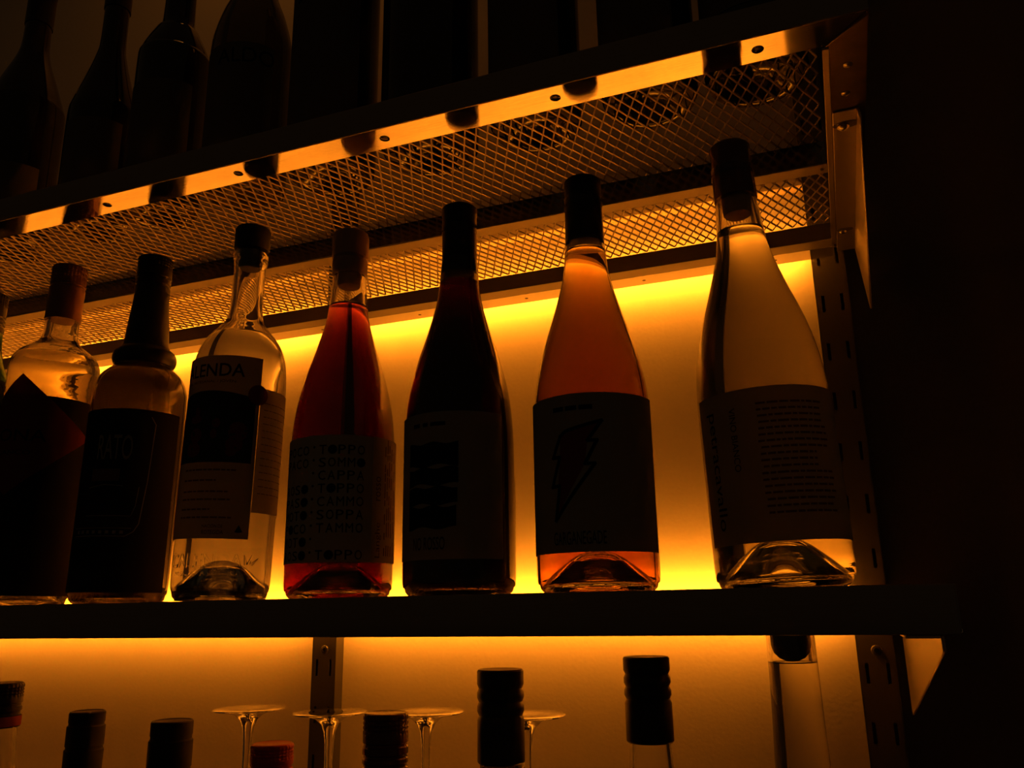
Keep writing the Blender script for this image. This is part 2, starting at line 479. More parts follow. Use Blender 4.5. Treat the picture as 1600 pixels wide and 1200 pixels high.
# ------------------------------------------------------------------ shelves
_mesh_cache = {}
def expanded_mesh(parent, x0, x1, y0, y1, z, SW=0.0096, LW=0.0196):
    w, t = 0.0013, 0.0009
    key = (round(x1 - x0, 4), round(y1 - y0, 4), SW)
    if key not in _mesh_cache:
        vs, fs = [], []
        nk = int((y1 - y0) / (LW / 2)); ns = int((x1 - x0) / (SW / 2))
        for s in range(ns):
            base = len(vs); X = SW / 4 + s * SW / 2
            for k in range(nk + 1):
                sg = -1 if (k + s) % 2 else 1
                x = X + sg * (SW / 4 - 0.0002); y = k * LW / 2
                vs += [(x - w / 2, y, -0.0002), (x + w / 2, y, 0.0002), (x + w / 2, y, t + 0.0002), (x - w / 2, y, t - 0.0002)]
            for k in range(nk):
                b = base + 4 * k
                for i in range(4):
                    j = (i + 1) % 4
                    fs.append((b + i, b + j, b + 4 + j, b + 4 + i))
        _mesh_cache[key] = mesh('mesh_panel', vs, fs)
    o = link('mesh_panel', _mesh_cache[key], M['mesh'], parent)
    o.location = (x0, y0, z)
    o['kind'] = 'stuff'
    return o
ZM = 0.0205                        # mesh height over the underside of the lip-up frame
def shelf(label, zt, flip):
    """zt: underside of the lip for a shelf with its lip up (flip = False), top face for one with the lip hanging down"""
    e = empty('mesh_shelf', (0, 0, zt), label, 'shelf', 'steel mesh shelves on the wall')
    H = 0.0238
    y0 = 0.0085 if not flip else 0.0
    za, zb = (0.0, H) if not flip else (-H - 0.0010, 0.0)
    # front rail: upright fascia + flange
    bevel_obj('front_fascia', *box(XL, XR + (0 if flip else 0.001), y0 - 0.0016, y0, za + (0.0 if flip else 0.0009), zb), M['fascia'], e, 0.0005)
    zf = 0.0 if not flip else -H
    holes = [-0.4335 - 0.1415 * k for k in range(7, 0, -1)] + [-0.4335, -0.2908, -0.1525, -0.0134, 0.1270]
    f_y0, f_y1 = y0, y0 + 0.0240
    v, f = strip_round_holes(XL, XR + 0.001, f_y0, f_y1, zf + (0.0010 if not flip else 0), zf - (0.00045 if not flip else 0), 0.0016, holes, 0.0040, mitre=0.0265)
    merged('front_flange', v, f, M['steel_flange'], e)
    for h in holes:
        pr = [(0, -0.0004), (0.0015, -0.0002), (0.0019, 0.0010), (0.0038, 0.0012), (0.0044, 0.0026), (0, 0.0030)]
        s = obj('screw', *lathe(pr, 24), M['screw'], e, 30); s.location = (h, (f_y0 + f_y1) / 2, zf + 0.0009)
    # right end rail with its mitred corner, punched by two holes
    xi, xo = 0.1682, XR + 0.001
    poly = [(xi, f_y1 + 0.0006), (xo, f_y0 + 0.0006), (xo, 0.372), (xi, 0.372)]
    zq = zf - 0.0012 if not flip else zf
    bevel_obj('end_flange', *extrude(poly, 'z', zq, zq + 0.0030), M['end_steel'], e, 0.0004, 1)
    bevel_obj('inner_lip', *box(xi - 0.0018, xi + 0.0024, f_y1 + 0.001, 0.3630, zq - 0.0016, zq + 0.0002), M['steel_satin'], e, 0.0003, 1)
    bevel_obj('end_fascia', *box(xo - 0.0016, xo, y0, 0.379, za + 0.0009, zb), M['fascia'], e, 0.0004, 1)
    for yy, xx in ((0.0585, 0.1822), (0.0930, 0.1808)):
        pr = [(0, -0.0009), (0.0016, -0.0008), (0.0030, -0.0004), (0.0034, 0.0002), (0.0036, 0.0006), (0, 0.0008)]
        s = obj('rivet', *lathe(pr, 20), M['bolt'], e, 40); s.location = (xx, yy, zq)
    zm = 0.0014 if not flip else -0.0030            # mesh level
    zr = 0.0 if not flip else -0.0065
    if flip:
        bevel_obj('middle_rail', *box(XL, xi - 0.0022, 0.1925, 0.2078, zr - 0.0004, zm - 0.0001), M['steel_satin'], e, 0.0003, 1)
    else:
        bevel_obj('middle_rail', *box(XL, xi - 0.0022, 0.1925, 0.2078, zr - 0.0004, ZM - 0.0002), M['rail'], e, 0.0004, 1)
        bevel_obj('rail_foot', *box(XL, xi - 0.0022, 0.1920, 0.2078, zr - 0.0018, zr - 0.0005), M['steel_satin'], e, 0.0003, 1)
    s = obj('screw', *lathe([(0, -0.0012), (0.0016, -0.001), (0.0022, 0), (0, 0.0004)], 20), M['bolt'], e, 40); s.location = (xi - 0.0065, 0.2, zr - 0.0014)
    # back rail with the lamp channel along its rear edge
    zr0, zr1 = (-0.0154, 0.0020) if not flip else (-0.0238, -0.0032)
    bevel_obj('back_rail', *box(XL, xi - 0.0022, 0.3180, 0.3376, zr0, zr1), M['fascia'], e, 0.0005, 1)
    bh = [-0.2924 - 0.1345 * k for k in range(9, 0, -1)] + [-0.2924, -0.1578, -0.0237, 0.1111]
    v, f = strip_round_holes(XL, xi - 0.0022, 0.3380, 0.3630, zr0, zr0, 0.0016, bh, 0.0019)
    merged('lamp_channel', v, f, M['steel_flange'], e)
    for h in bh:
        s = obj('screw', *lathe([(0, -0.0002), (0.0017, 0.0002), (0.0022, 0.0016), (0, 0.0018)], 16), M['screw'], e, 30); s.location = (h, 0.3505, zr0)
    if flip: expanded_mesh(e, XL + 0.002, xi - 0.0022, y0 + 0.003, 0.3190, zm)
    else:
        expanded_mesh(e, XL + 0.002, xi - 0.0022, y0 + 0.003, 0.2000, ZM, 0.0101, 0.0208)
        expanded_mesh(e, XL + 0.002, xi - 0.0022, 0.2079, 0.3190, zm)
    return e
Z_UP = 0.344
shelf('upper steel mesh shelf carrying the dark bottles, its lip turned up', Z_UP, False)
shelf('middle steel mesh shelf carrying the backlit row of bottles', 0.0, True)
Z_LOW = -0.3676
shelf('lowest steel mesh shelf below the stemmed glasses', Z_LOW, True)

# brackets: a flat arm under the shelf with a triangular web down to the upright
def bracket(label, x, yf, zt, wall_h=0.068, arm=True, flare=0.0):
    e = empty('shelf_bracket', (x, YB, zt), label, 'bracket', 'shelf brackets')
    y0, y1 = yf - YB, -0.0165
    if arm:
        v, f = extrude([(-0.0168, y0 + 0.003), (-0.0165, y0), (0.0, y0), (0.0, y1), (-0.0168, y1)], 'z', -0.0016, 0)
        bevel_obj('arm', v, f, M['steel_satin'], e, 0.0004, 1)
        for (xx, yy, rr) in ((-0.0095, 0.134 - YB, 0.0044), (-0.0110, 0.331 - YB, 0.0034)):
            s = obj('bolt', *lathe([(0, -0.0034), (rr * 0.6, -0.0032), (rr, -0.0016), (rr, 0), (rr * 1.25, 0.0002), (0, 0.0004)], 24), M['bolt'], e, 40); s.location = (xx, yy, -0.0016)
            h = obj('slot', *lathe([(0, -0.0003), (rr * 1.45, -0.0003), (rr * 1.45, 0.0001), (0, 0.0001)], 24), M['screw'], e, 40); h.location = (xx + 0.0022, yy - 0.001, -0.0016); h.scale = (1.5, 0.8, 1)
    v, f = extrude([(y0, 0), (y0, -0.0085), (y1, -wall_h), (y1, 0)], 'x', 0.0, 0.0018)
    v = [(a - flare * c / wall_h, b, c) for a, b, c in v]
    bevel_obj('web', v, f, M['steel_satin'], e, 0.0004, 1)
    return e
bracket('steel bracket carrying the right end of the upper mesh shelf', 0.1880, 0.114, Z_UP - 0.0013, 0.068, True, 0.007)
bracket('triangular steel bracket under the right end of the middle shelf', 0.1852, 0.010, -0.0254, 0.080, True)

# LED strips behind each shelf, facing the wall
def led_strip(label, x0, x1, z, m='led'):
    e = empty('led_strip', ((x0 + x1) / 2, 0.3745, z), label, 'light strip', 'amber light strips behind the shelves')
    L = x1 - x0
    bevel_obj('circuit_tape', *box(-L / 2, L / 2, -0.0030, -0.0012, -0.005, 0.005), M['screw'], e, 0.0003, 1)
    n, k, rr = max(2, int(L / 0.02)), 8, 0.0044
    vs, fs = [], []
    for a in range(n + 1):
        for b in range(k + 1):
            t = math.radians(32 + 116 * b / k)
            vs.append((-L / 2 + L * a / n, -0.0012 + rr * (math.sin(t) - 0.53), -rr * math.cos(t)))
    for a in range(n):
        for b in range(k):
            p = a * (k + 1) + b
            fs.append((p, p + k + 1, p + k + 2, p + 1))
        fs.append((a * (k + 1), a * (k + 1) + k, (a + 1) * (k + 1) + k, (a + 1) * (k + 1)))
    fs += [tuple(range(k + 1)), tuple(n * (k + 1) + b for b in range(k, -1, -1))]
    obj('diffuser', vs, fs, M[m], e, 60)
    return e
for z, w in ((Z_UP + 0.0065, 'upper'), (-0.0015, 'middle'), (Z_LOW - 0.0045, 'lowest')):  # the lowest pair is unseen, added for the glow low on the wall
    led_strip('amber light strip hidden behind the %s shelf, left of the centre upright' % w, XL, -0.4480, z, 'led' if w != 'lowest' else 'led_dim')
    led_strip('amber light strip hidden behind the %s shelf, right of the centre upright' % w, -0.4080, 0.1380, z, 'led' if w != 'lowest' else 'led_dim')

# ------------------------------------------------------------------ bottles on the middle shelf
ROW = 'bottles on the middle shelf'
BURG = [(1.0, 0.012), (1.0, 0.060), (1.0, 0.100), (0.985, 0.122), (0.93, 0.144), (0.80, 0.168), (0.585, 0.196), (0.42, 0.222), (0.362, 0.245)]
def burgundy(R, top, rn, shift=0.0):
    pts = [(R - 0.0015, 0.006)] + [(R * a, b + (shift if b > 0.11 else 0)) for a, b in BURG]
    body = spline(pts, 4)
    zl = top
    body += [(rn + 0.0004, 0.262 + shift), (rn, zl - 0.018), (rn, zl - 0.016), (rn + 0.0014, zl - 0.0145), (rn + 0.0014, zl - 0.008), (rn, zl - 0.0065), (rn, zl - 0.0012)]
    return body

# 1 red wine, worded label
x, y, R = -0.2136, 0.0738, 0.0402
e, pc = bottle_root('wine_bottle', 'red-glowing wine bottle with a worded label and pale wax top', x, y, 0.0002, ROW)
o = burgundy(R, 0.285, 0.0128)
shell(e, o, M['glass'], fill=0.2330, lm=M['liq_red'])
cyl_part('wax_cap', e, [(0, 0.2595), (0.0133, 0.2595), (0.0143, 0.261), (0.0146, 0.2725), (0.0138, 0.2735), (0.0138, 0.2745), (0.0150, 0.2755), (0.0151, 0.293), (0.0142, 0.2968), (0.0120, 0.2985), (0, 0.299)], M['cap_wax'])
cyl_part('cork', e, [(0, 0.2490), (0.0088, 0.2495), (0.0093, 0.2510), (0.0093, 0.2594), (0, 0.2594)], M['cork'])
lb = label_patch('label', R + 0.0003, pc, -100, 78, 0.0250, 0.1175, M['paper_white'], e)
lb2 = label_patch('side_label', R + 0.0006, pc, 33, 100, 0.0255, 0.1180, M['paper_thin'], e)
pr = Print(R + 0.00075, pc)
rows = ['POCO*TOPPO', 'PACO*SOMMO', '    *CAPPA', 'ROSO*TOPPO', 'PASO*CAMMO', 'MOTO*SOPPA', 'POCO*TAMMO', 'MOTO*     ', 'ROSO*TOPPO']
fill_o = {(0, 6), (1, 9), (3, 6), (3, 3), (4, 3), (5, 3), (6, 1), (7, 3), (8, 6), (8, 3)}
for i, row in enumerate(rows):
    z1 = 0.1100 - i * 0.00955; z0 = z1 - 0.0068
    for j, ch in enumerate(row):
        p = -75 + j * 10.0
        if ch == ' ': continue
        if ch == '*': pr.disc(p + 4, z1 - 0.0014, 0.0009, 10)
        elif (i, j) in fill_o: pr.disc(p + 4, (z0 + z1) / 2, 0.0034)
        else: pr.text(ch, p, p + 7.6, z0, z1)
pr.build('lettering', M['ink'], lb)
pr = Print(R + 0.00095, pc)
pr.text('Langhe', 37.5, 46, 0.0285, 0.0540, 90)
pr.text('rosso', 37.5, 44, 0.0700, 0.0880, 90)
rnd = random.Random(3)
for p in (50, 54, 58, 63, 70):
    z = 0.030
    while z < 0.112:
        L = rnd.uniform(0.004, 0.012); pr.poly([(p, z), (p + 1.6, z), (p + 1.6, z + L), (p, z + L)]); z += L + rnd.choice((0.0012, 0.0014, 0.006))
pr.build('lettering', M['ink_brown'], lb2)

# 2 dark wine, four brush bands
x, y, R = -0.1119, 0.0706, 0.0402
e, pc = bottle_root('wine_bottle', 'darkest wine bottle with black capsule, its label showing four brushed bands', x, y, 0.0002, ROW)
shell(e, burgundy(R, 0.292, 0.0124), M['glass_olive'], fill=0.2360, lm=M['liq_black'])
capsule(e, 0.0136, 0.2430, 0.0136, 0.3000, M['cap_black'])
lb = label_patch('label', R + 0.0003, pc, -82, 47, 0.0236, 0.1250, M['paper_grey'], e)
pr = Print(R + 0.0007, pc)
for (a, b, z0, z1) in ((-58, -1, 0.0870, 0.1030), (-58, -1, 0.0740, 0.0855), (-58, -2, 0.0605, 0.0722), (-58, -3, 0.0445, 0.0590)):
    top, bot, n = [], [], 14
    for i in range(n + 1):
        p = a + (b - a) * i / n
        top.append((p, z1 + 0.0009 * math.sin(i * 0.9 + z0 * 300))); bot.append((p, z0 + 0.0011 * math.sin(i * 0.7 + z1 * 500)))
    for i in range(n): pr.poly([bot[i], bot[i + 1], top[i + 1], top[i]])
pr.bar(-52, -43, 0.1150, 0.1178, 3); pr.bar(-39, -33, 0.1150, 0.1178, 2); pr.bar(-30, -14, 0.1150, 0.1178, 4)
pr.text('NO ROSSO', -50, -14, 0.0300, 0.0385)
pr.build('lettering', M['ink'], lb)
lb = label_patch('back_label', R + 0.0003, pc, 92, 190, 0.030, 0.085, M['paper_white'], e)

# 3 orange wine, lightning bolt
x, y, R = -0.0088, 0.0664, 0.0405
e, pc = bottle_root('wine_bottle', 'glowing orange wine bottle with a lightning bolt on its label', x, y, 0.0002, ROW)
shell(e, burgundy(R, 0.292, 0.0128), M['glass'], fill=0.2430, lm=M['liq_amber'])
capsule(e, 0.0142, 0.2480, 0.0134, 0.3000, M['cap_black'])
lb = label_patch('label', R + 0.0003, pc, -112, 74, 0.0243, 0.1262, M['paper_grey'], e)
pr = Print(R + 0.0007, pc)
bolt = [(-25.5, 0.1015), (8.5, 0.1073), (-5, 0.0945), (3.5, 0.0945), (-8, 0.0795), (1, 0.0795), (-38, 0.0445), (-33, 0.0665), (-41, 0.0662), (-32, 0.0850), (-39.5, 0.0850), (-31, 0.0985)]
pr.ribbon(bolt + bolt[:1], 0.0023)
for (a, b) in ((-38, -27), (-25, -14), (-12, 0.5)): pr.bar(a, b, 0.1150, 0.1181, 4)
pr.text('GARGANEGADE', -41, 8.5, 0.0290, 0.0372)
pr.build('lettering', M['ink'], lb)
pr = Print(R + 0.00062, pc)
pr.poly([(-25.5, 0.1015), (8.5, 0.1073), (-5, 0.0945)]); pr.poly([(-31, 0.0985), (-25.5, 0.1015), (-5, 0.0945), (-8, 0.0795), (-32, 0.0850)]); pr.poly([(-32, 0.0850), (-8, 0.0795), (-38, 0.0445), (-33, 0.0665)])
pr.build('bolt_fill', M['ink_red'], lb)

# 4 pale gold wine
x, y, R = 0.1085, 0.0751, 0.0420
e, pc = bottle_root('wine_bottle', 'pale gold wine bottle with a brown foil top, last before the shelf end', x, y, 0.0004, ROW, (0, math.radians(-1.85)))
shell(e, burgundy(R, 0.298, 0.0134, 0.006), M['glass'], fill=0.2420, lm=M['liq_white'], punt=0.026)
capsule(e, 0.0148, 0.2660, 0.0138, 0.3085, M['cap_brown'])
cyl_part('cork', e, [(0, 0.2530), (0.0090, 0.2536), (0.0098, 0.2550), (0.0098, 0.2655), (0, 0.2655)], M['cork'])
lb = label_patch('label', R + 0.0003, pc, -68, 100, 0.0262, 0.1195, M['paper_cream'], e)
pr = Print(R + 0.0007, pc)
pr.text('petracavallo', -55, -42, 0.0350, 0.1085, -90)
pr.text('VINO BIANCO', -29, -23.5, 0.0690, 0.1085, -90)
pr.build('lettering', M['ink'], lb)
pr = Print(R + 0.0007, pc); rnd = random.Random(5)
for i in range(18): pr.words(-7 + rnd.uniform(0, 2), rnd.choice((40, 50, 54, 56)), 0.1085 - i * 0.0039, 0.0013, rnd, 1.3)
pr.build('small_print', M['ink_brown'], lb)

# 5 clear mezcal, printed label and round seal
x, y, R = -0.3118, 0.0600, 0.0372
e, pc = bottle_root('spirit_bottle', 'clear spirit bottle with a dark illustrated label, round seal and black stopper', x, y, 0.0004, ROW, (0, math.radians(1.5)))
o = spline([(R - 0.0015, 0.007), (R - 0.0003, 0.014), (R, 0.05), (R + 0.0003, 0.10), (R + 0.0005, 0.148), (R + 0.0002, 0.176), (0.0352, 0.195), (0.0300, 0.2085), (0.0215, 0.2195), (0.0160, 0.2270), (0.0138, 0.236), (0.0130, 0.250), (0.0131, 0.272)], 4)
o += [(0.0131, 0.2790), (0.0143, 0.2802), (0.0145, 0.2830), (0.0139, 0.2846), (0.0145, 0.2862), (0.0145, 0.2895), (0.0138, 0.2906)]
shell(e, o, M['glass'], t=0.0034, fill=0.2135, lm=M['liq_clear'], punt=0.026, rp=0.031)
cyl_part('stopper', e, [(0, 0.2755), (0.0086, 0.2755), (0.0094, 0.2765), (0.0094, 0.2925), (0.0142, 0.2926), (0.0148, 0.2940), (0.0148, 0.3105), (0.0138, 0.3125), (0, 0.3130)], M['cap_matte'])
lb = label_patch('label', R + 0.0008, pc, -100, 25.5, 0.0455, 0.1880, M['paper_cream'], e)
pr = Print(R + 0.0012, pc)
pr.text('CALENDA', -93, 5.5, 0.1708, 0.1815)
pr.text('MEZCAL ARTESANAL / JOVEN', -88, -4, 0.1652, 0.1680)
pr.build('lettering', M['ink'], lb)
pr = Print(R + 0.0012, pc)
pr.text('NACIÓN DE', -27, -4, 0.0535, 0.0565); pr.text('ROTEGIDA', -27, -3, 0.0487, 0.0517)
pr.build('lettering', M['ink'], lb)
pr = Print(R + 0.0012, pc)
pr.poly([(9, 0.0505), (13, 0.0500), (18, 0.0507), (16, 0.0530), (14.5, 0.0545), (13.5, 0.0560), (12, 0.0540)])
pr.build('tree_mark', M['ink'], lb)
pr = Print(R + 0.0012, pc)
for (a, b, z) in ((-60, 5, 0.0965), (-60, -16, 0.0885), (-60, -2, 0.0800), (-60, 4, 0.0740), (-60, -20, 0.0665), (-60, 4, 0.0605)): pr.words(a, b, z, 0.0013, rnd, 1.2)
pr.build('small_print', M['ink_brown'], lb)
pr = Print(R + 0.0011, pc)
arch = [(-96 + 117 * i / 20, 0.1545 + 0.0050 * math.sin(PI * i / 20)) for i in range(21)]
for a, b in zip(arch, arch[1:]): pr.poly([(a[0], 0.1030), (b[0], 0.1030), b, a])
pr.build('illustration', M['paper_dark'], lb)
pr = Print(R + 0.0013, pc); rnd = random.Random(11)
def blob(p, z, w, h, n=12): pr.poly([(p + w * math.cos(2 * PI * i / n), z + h * math.sin(2 * PI * i / n)) for i in range(n)])
for (p, z, w, h) in ((-50, 0.137, 9, 0.0035), (-48, 0.143, 4, 0.0035), (-48, 0.124, 9, 0.006), (-50, 0.113, 11, 0.006), (-22, 0.1335, 5, 0.0038), (-24, 0.125, 4, 0.004), (3, 0.127, 11, 0.008), (0, 0.117, 10, 0.006), (-3, 0.111, 6, 0.0035)): blob(p, z, w, h)
pr.build('figures', M['ink_red'], lb)
pr = Print(R + 0.0014, pc)
for i in range(60):
    p, z = rnd.uniform(-70, 20), rnd.uniform(0.106, 0.153)
    blob(p, z, rnd.uniform(0.8, 2.0), rnd.uniform(0.0006, 0.0014), 6)
pr.build('leaf_pattern', M['ink_green'], lb)
pr = Print(R + 0.0015, pc); pr.disc(23, 0.1578, 0.0082, 32); pr.build('seal', M['ink_red'], e)
lb = label_patch('back_label', R + 0.0006, pc, 26.5, 118, 0.0660, 0.1640, M['paper_thin'], e)
pr = Print(R + 0.0010, pc)
for i in range(14): pr.words(32, 82, 0.152 - i * 0.0055, 0.0008, rnd, 1.2)
pr.build('small_print', M['ink_pale'], lb)
lb = label_patch('tax_strip', R + 0.0012, pc, -104, -80, 0.0500, 0.1400, M['tape_red'], e)
# raised glass lettering at the foot of the bottle
pr = Print(R + 0.0002, pc, True)
pr.text('CALENDA', -70, 21, 0.0240, 0.0345); pr.text('MEZCAL ARTESANAL', -60, 24, 0.0180, 0.0212)
pr.poly([(27, 0.0270), (33, 0.0345), (31, 0.0280)]); pr.poly([(28, 0.0262), (42, 0.0320), (34, 0.0262)]); pr.poly([(24, 0.0265), (23, 0.0340), (28, 0.0270)])
n0 = len(pr.v); base = list(pr.v); fcs = list(pr.f)
q = 1 + 0.0011 / R
pr.v += [(a * q, b * q, c) for a, b, c in base]
edge = {}
for f in fcs:
    for a, b in zip(f, f[1:] + f[:1]): edge[(a, b)] = 1
pr.f = [f[::-1] for f in fcs] + [tuple(n0 + i for i in f) for f in fcs] + [(a, b, n0 + b, n0 + a) for (a, b) in edge if (b, a) not in edge]
pr.build('raised_lettering', M['glass'], e)

# 6 dark amaro with a collar
x, y, R = -0.4310, 0.0750, 0.0390
e, pc = bottle_root('liqueur_bottle', 'dark brown liqueur bottle with a ring collar and black label', x, y, 0.0004, ROW, (0, math.radians(0.95)))
o = spline([(R - 0.0015, 0.007), (R, 0.014), (R, 0.06), (R, 0.12), (R, 0.172), (0.0383, 0.184), (0.0345, 0.1955), (0.0270, 0.2035), (0.0236, 0.2065)], 4)
o += spline([(0.0236, 0.2068), (0.0252, 0.2085), (0.0266, 0.2130), (0.0258, 0.2185), (0.0230, 0.2215), (0.0203, 0.2235)], 3)
o += spline([(0.0200, 0.2240), (0.0185, 0.2300), (0.0166, 0.2520), (0.0146, 0.2740), (0.0140, 0.3000)], 4)
shell(e, o, M['glass_brown'], fill=0.1990, lm=M['liq_brown'], punt=0.014, seg=64)
cyl_part('neck_sleeve', e, [(0.0, 0.2075)] + [(a + 0.0005, b) for a, b in o if b > 0.2075 and b < 0.277] + [(0.0146, 0.2772), (0.0, 0.2772)], M['cap_black'])
screw_cap(e, 0.0153, 0.2770, 0.3120, M['cap_black'], grooves=(0.2, 0.4))
lb = label_patch('label', R + 0.0003, pc, -100, 58, 0.0090, 0.1600, M['paper_black'], e)
pr = Print(R + 0.0007, pc)
pr.text('RATO', -44, -2, 0.1165, 0.1375)
fr = [(-66, 0.0535), (0, 0.0535), (9, 0.0575), (14, 0.0640), (19, 0.1000), (22, 0.1480), (16, 0.1540)]
pr.ribbon(fr, 0.0007)
pr.ribbon([(-70, 0.0600), (6, 0.0600)], 0.0005); pr.ribbon([(-50, 0.0700), (4, 0.0700), (8, 0.0780), (10, 0.0940)], 0.0005)
pr.ribbon([(-50, 0.0930), (-30, 0.0955), (-8, 0.0945)], 0.0006)
for i in range(8): pr.bar(-62 + i * 8, -58 + i * 8, 0.0555, 0.0580)
pr.build('lettering', M['ink_pale'], lb)
pr = Print(R + 0.0007, pc); pr.bar(-48, -13, 0.0985, 0.1085, 8); pr.build('plaque', M['ink_brown'], lb)

# 7 clear spirit with a diamond label
x, y, R = -0.5440, 0.0750, 0.0382
e, pc = bottle_root('spirit_bottle', 'golden-lit clear spirit bottle with a dark diamond-shaped label and copper cap', x, y, 0.0004, ROW, (0, math.radians(1.8)))
o = spline([(R - 0.0015, 0.007), (R, 0.014), (R, 0.07), (R, 0.14), (R + 0.0002, 0.195), (R + 0.0006, 0.2160), (0.0372, 0.2250), (0.0315, 0.2330), (0.0220, 0.2400), (0.0172, 0.2450), (0.0150, 0.2520)], 4) + [(0.0147, 0.2600), (0.0147, 0.2700), (0.0140, 0.2750), (0.0138, 0.3100)]
shell(e, o, M['glass_wavy'], t=0.0042, fill=0.2280, lm=M['liq_gold'], punt=0.012)
screw_cap(e, 0.0158, 0.2660, 0.3215, M['cap_pink'], grooves=(0.62, 0.68, 0.74), kn=True)
label_patch('band_label', R + 0.0003, pc, -130, 120, 0.0090, 0.1840, M['paper_black'], e)
vs, fs = [], []
n = 20
for k, dr in ((0, 0.0006), (1, 0.0009)):
    for i in range(n + 1):
        for j in range(n + 1):
            u, v = i / n * 2 - 1, j / n * 2 - 1
            h, w = (u - v) / 2, (u + v) / 2
            a = math.radians(-39 + h * 95) + pc; rr = R + dr + 0.0030 * max(0, h - 0.6) * 3
            vs.append((rr * math.sin(a), -rr * math.cos(a), 0.1490 + w * 0.0550))
q = (n + 1) ** 2
for i in range(n):
    for j in range(n):
        a, b, c, d = i * (n + 1) + j, (i + 1) * (n + 1) + j, (i + 1) * (n + 1) + j + 1, i * (n + 1) + j + 1
        fs += [(a, b, c, d), (q + a, q + d, q + c, q + b)]
def rim(ids):
    for a, b in zip(ids, ids[1:]): fs.append((a, b, q + b, q + a))
rim(list(range(n + 1))); rim([n + i * (n + 1) for i in range(n + 1)]); rim([i * (n + 1) for i in range(n + 1)][::-1]); rim([n * (n + 1) + j for j in range(n + 1)][::-1])
lb = obj('diamond_label', vs, fs, paper('dark_red_label_paper', (0.34, 0.09, 0.03), 0.6), e, 30)
pr = Print(R + 0.0012, pc); pr.text('ONA', -62, 2, 0.1420, 0.1530); pr.text('BLANCO', -66, -14, 0.1300, 0.1340); pr.build('lettering', M['ink'], lb)

# 8 the bottle cut by the left edge, dark green
x, y, R = -0.6350, 0.0720, 0.0365
e, pc = bottle_root('spirit_bottle', 'dark green bottle with a ribbed cap at the far left of the middle shelf', x, y, 0.0002, ROW)
o = spline([(R - 0.0015, 0.007), (R, 0.014), (R, 0.08), (R, 0.17), (0.0350, 0.190), (0.0290, 0.212), (0.0200, 0.232), (0.0155, 0.250), (0.0142, 0.27)], 4) + [(0.0140, 0.290)]
shell(e, o, M['glass_green'], fill=0.215, lm=M['liq_brown'], punt=0.014, seg=48)
screw_cap(e, 0.0150, 0.2680, 0.3080, M['cap_black'], grooves=(0.15, 0.25, 0.35))
label_patch('label', R + 0.0003, pc, -80, 80, 0.045, 0.150, M['paper_black'], e)

# ------------------------------------------------------------------ bottles on the upper shelf (dark, seen from below)
UP = 'dark bottles on the upper shelf'
ZB = Z_UP + ZM + 0.0010
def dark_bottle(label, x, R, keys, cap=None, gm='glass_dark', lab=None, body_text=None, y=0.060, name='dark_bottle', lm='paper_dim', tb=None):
    k = (0.088 - CAM.y) / (0.060 - CAM.y)          # measured on a plane 28 mm nearer
    x, y, R = CAM.x + (x - CAM.x) * k, 0.088, R * k
    keys = [(a * k, b * 1.02) for a, b in keys]
    e, pc = bottle_root(name, label, x, y, ZB, UP)
    o = spline([(R - 0.0015, 0.007)] + keys, 4)
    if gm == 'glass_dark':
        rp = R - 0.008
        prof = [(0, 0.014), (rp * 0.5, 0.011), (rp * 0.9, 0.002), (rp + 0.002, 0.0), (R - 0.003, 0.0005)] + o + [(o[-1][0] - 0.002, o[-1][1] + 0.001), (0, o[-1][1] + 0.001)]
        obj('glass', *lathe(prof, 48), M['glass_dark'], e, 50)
    else:
        shell(e, o, M[gm], fill=keys[-3][1], lm=M['liq_brown'], punt=0.014, seg=48)
    r, z = o[-1]
    capsule(e, r + 0.0008, z - 0.045, r + 0.0008, z + 0.004, M[cap or 'cap_black'])
    if lab:
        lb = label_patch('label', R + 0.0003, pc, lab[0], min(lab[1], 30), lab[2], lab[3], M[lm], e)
        if body_text:
            p = Print(R + 0.0007, pc)
            for t in body_text: p.text(*t)
            p.build('lettering', M['ink'], lb)
    return e
B = lambda R, sh, rn, H: [(R, 0.014), (R, sh * 0.5), (R, sh), (R * 0.94, sh + 0.016), (R * 0.70, sh + 0.044), (rn + 0.003, sh + 0.075), (rn, sh + 0.10), (rn, H)]
D = lambda R, sh, rn, H: [(R, 0.014), (R, sh * 0.5), (R, sh), (R * 0.96, sh + 0.012), (R * 0.80, sh + 0.027), (rn + 0.006, sh + 0.042), (rn + 0.0008, sh + 0.055), (rn, H)]
dark_bottle('dark bottle on the upper shelf with long sloping shoulders, at its far left', -0.6100, 0.0372, B(0.0372, 0.155, 0.0130, 0.315), lab=(-70, 50, 0.02, 0.085))
dark_bottle('slim dark upper-shelf bottle left of the round-shouldered bottles', -0.4965, 0.0325, B(0.0325, 0.120, 0.0120, 0.300), lab=(-70, 50, 0.03, 0.110))
dark_bottle('dark upper-shelf bottle whose shoulder shows a bright glint', -0.4118, 0.0335, D(0.0335, 0.160, 0.0140, 0.300), lab=(-85, 75, 0.02, 0.130))
dark_bottle('brown glass bottle on the upper shelf, wide arched label below its shoulder', -0.3188, 0.0365, [(0.0365, 0.014), (0.0365, 0.09), (0.0365, 0.145), (0.0345, 0.165), (0.0285, 0.190), (0.0200, 0.215), (0.0165, 0.240), (0.0150, 0.300)], gm='glass_brown', lab=(-85, 65, 0.02, 0.140), body_text=[('ALDO', -50, 30, 0.118, 0.134)])
dark_bottle('straight-sided bottle on the upper shelf with a tall label', -0.2273, 0.0375, [(0.0375, 0.014), (0.0375, 0.10), (0.0375, 0.210), (0.0365, 0.222), (0.0300, 0.236), (0.0180, 0.246), (0.0150, 0.256), (0.0145, 0.300)], lab=(-95, 70, 0.02, 0.195), body_text=[('INVERNO', -60, 20, 0.160, 0.175)])
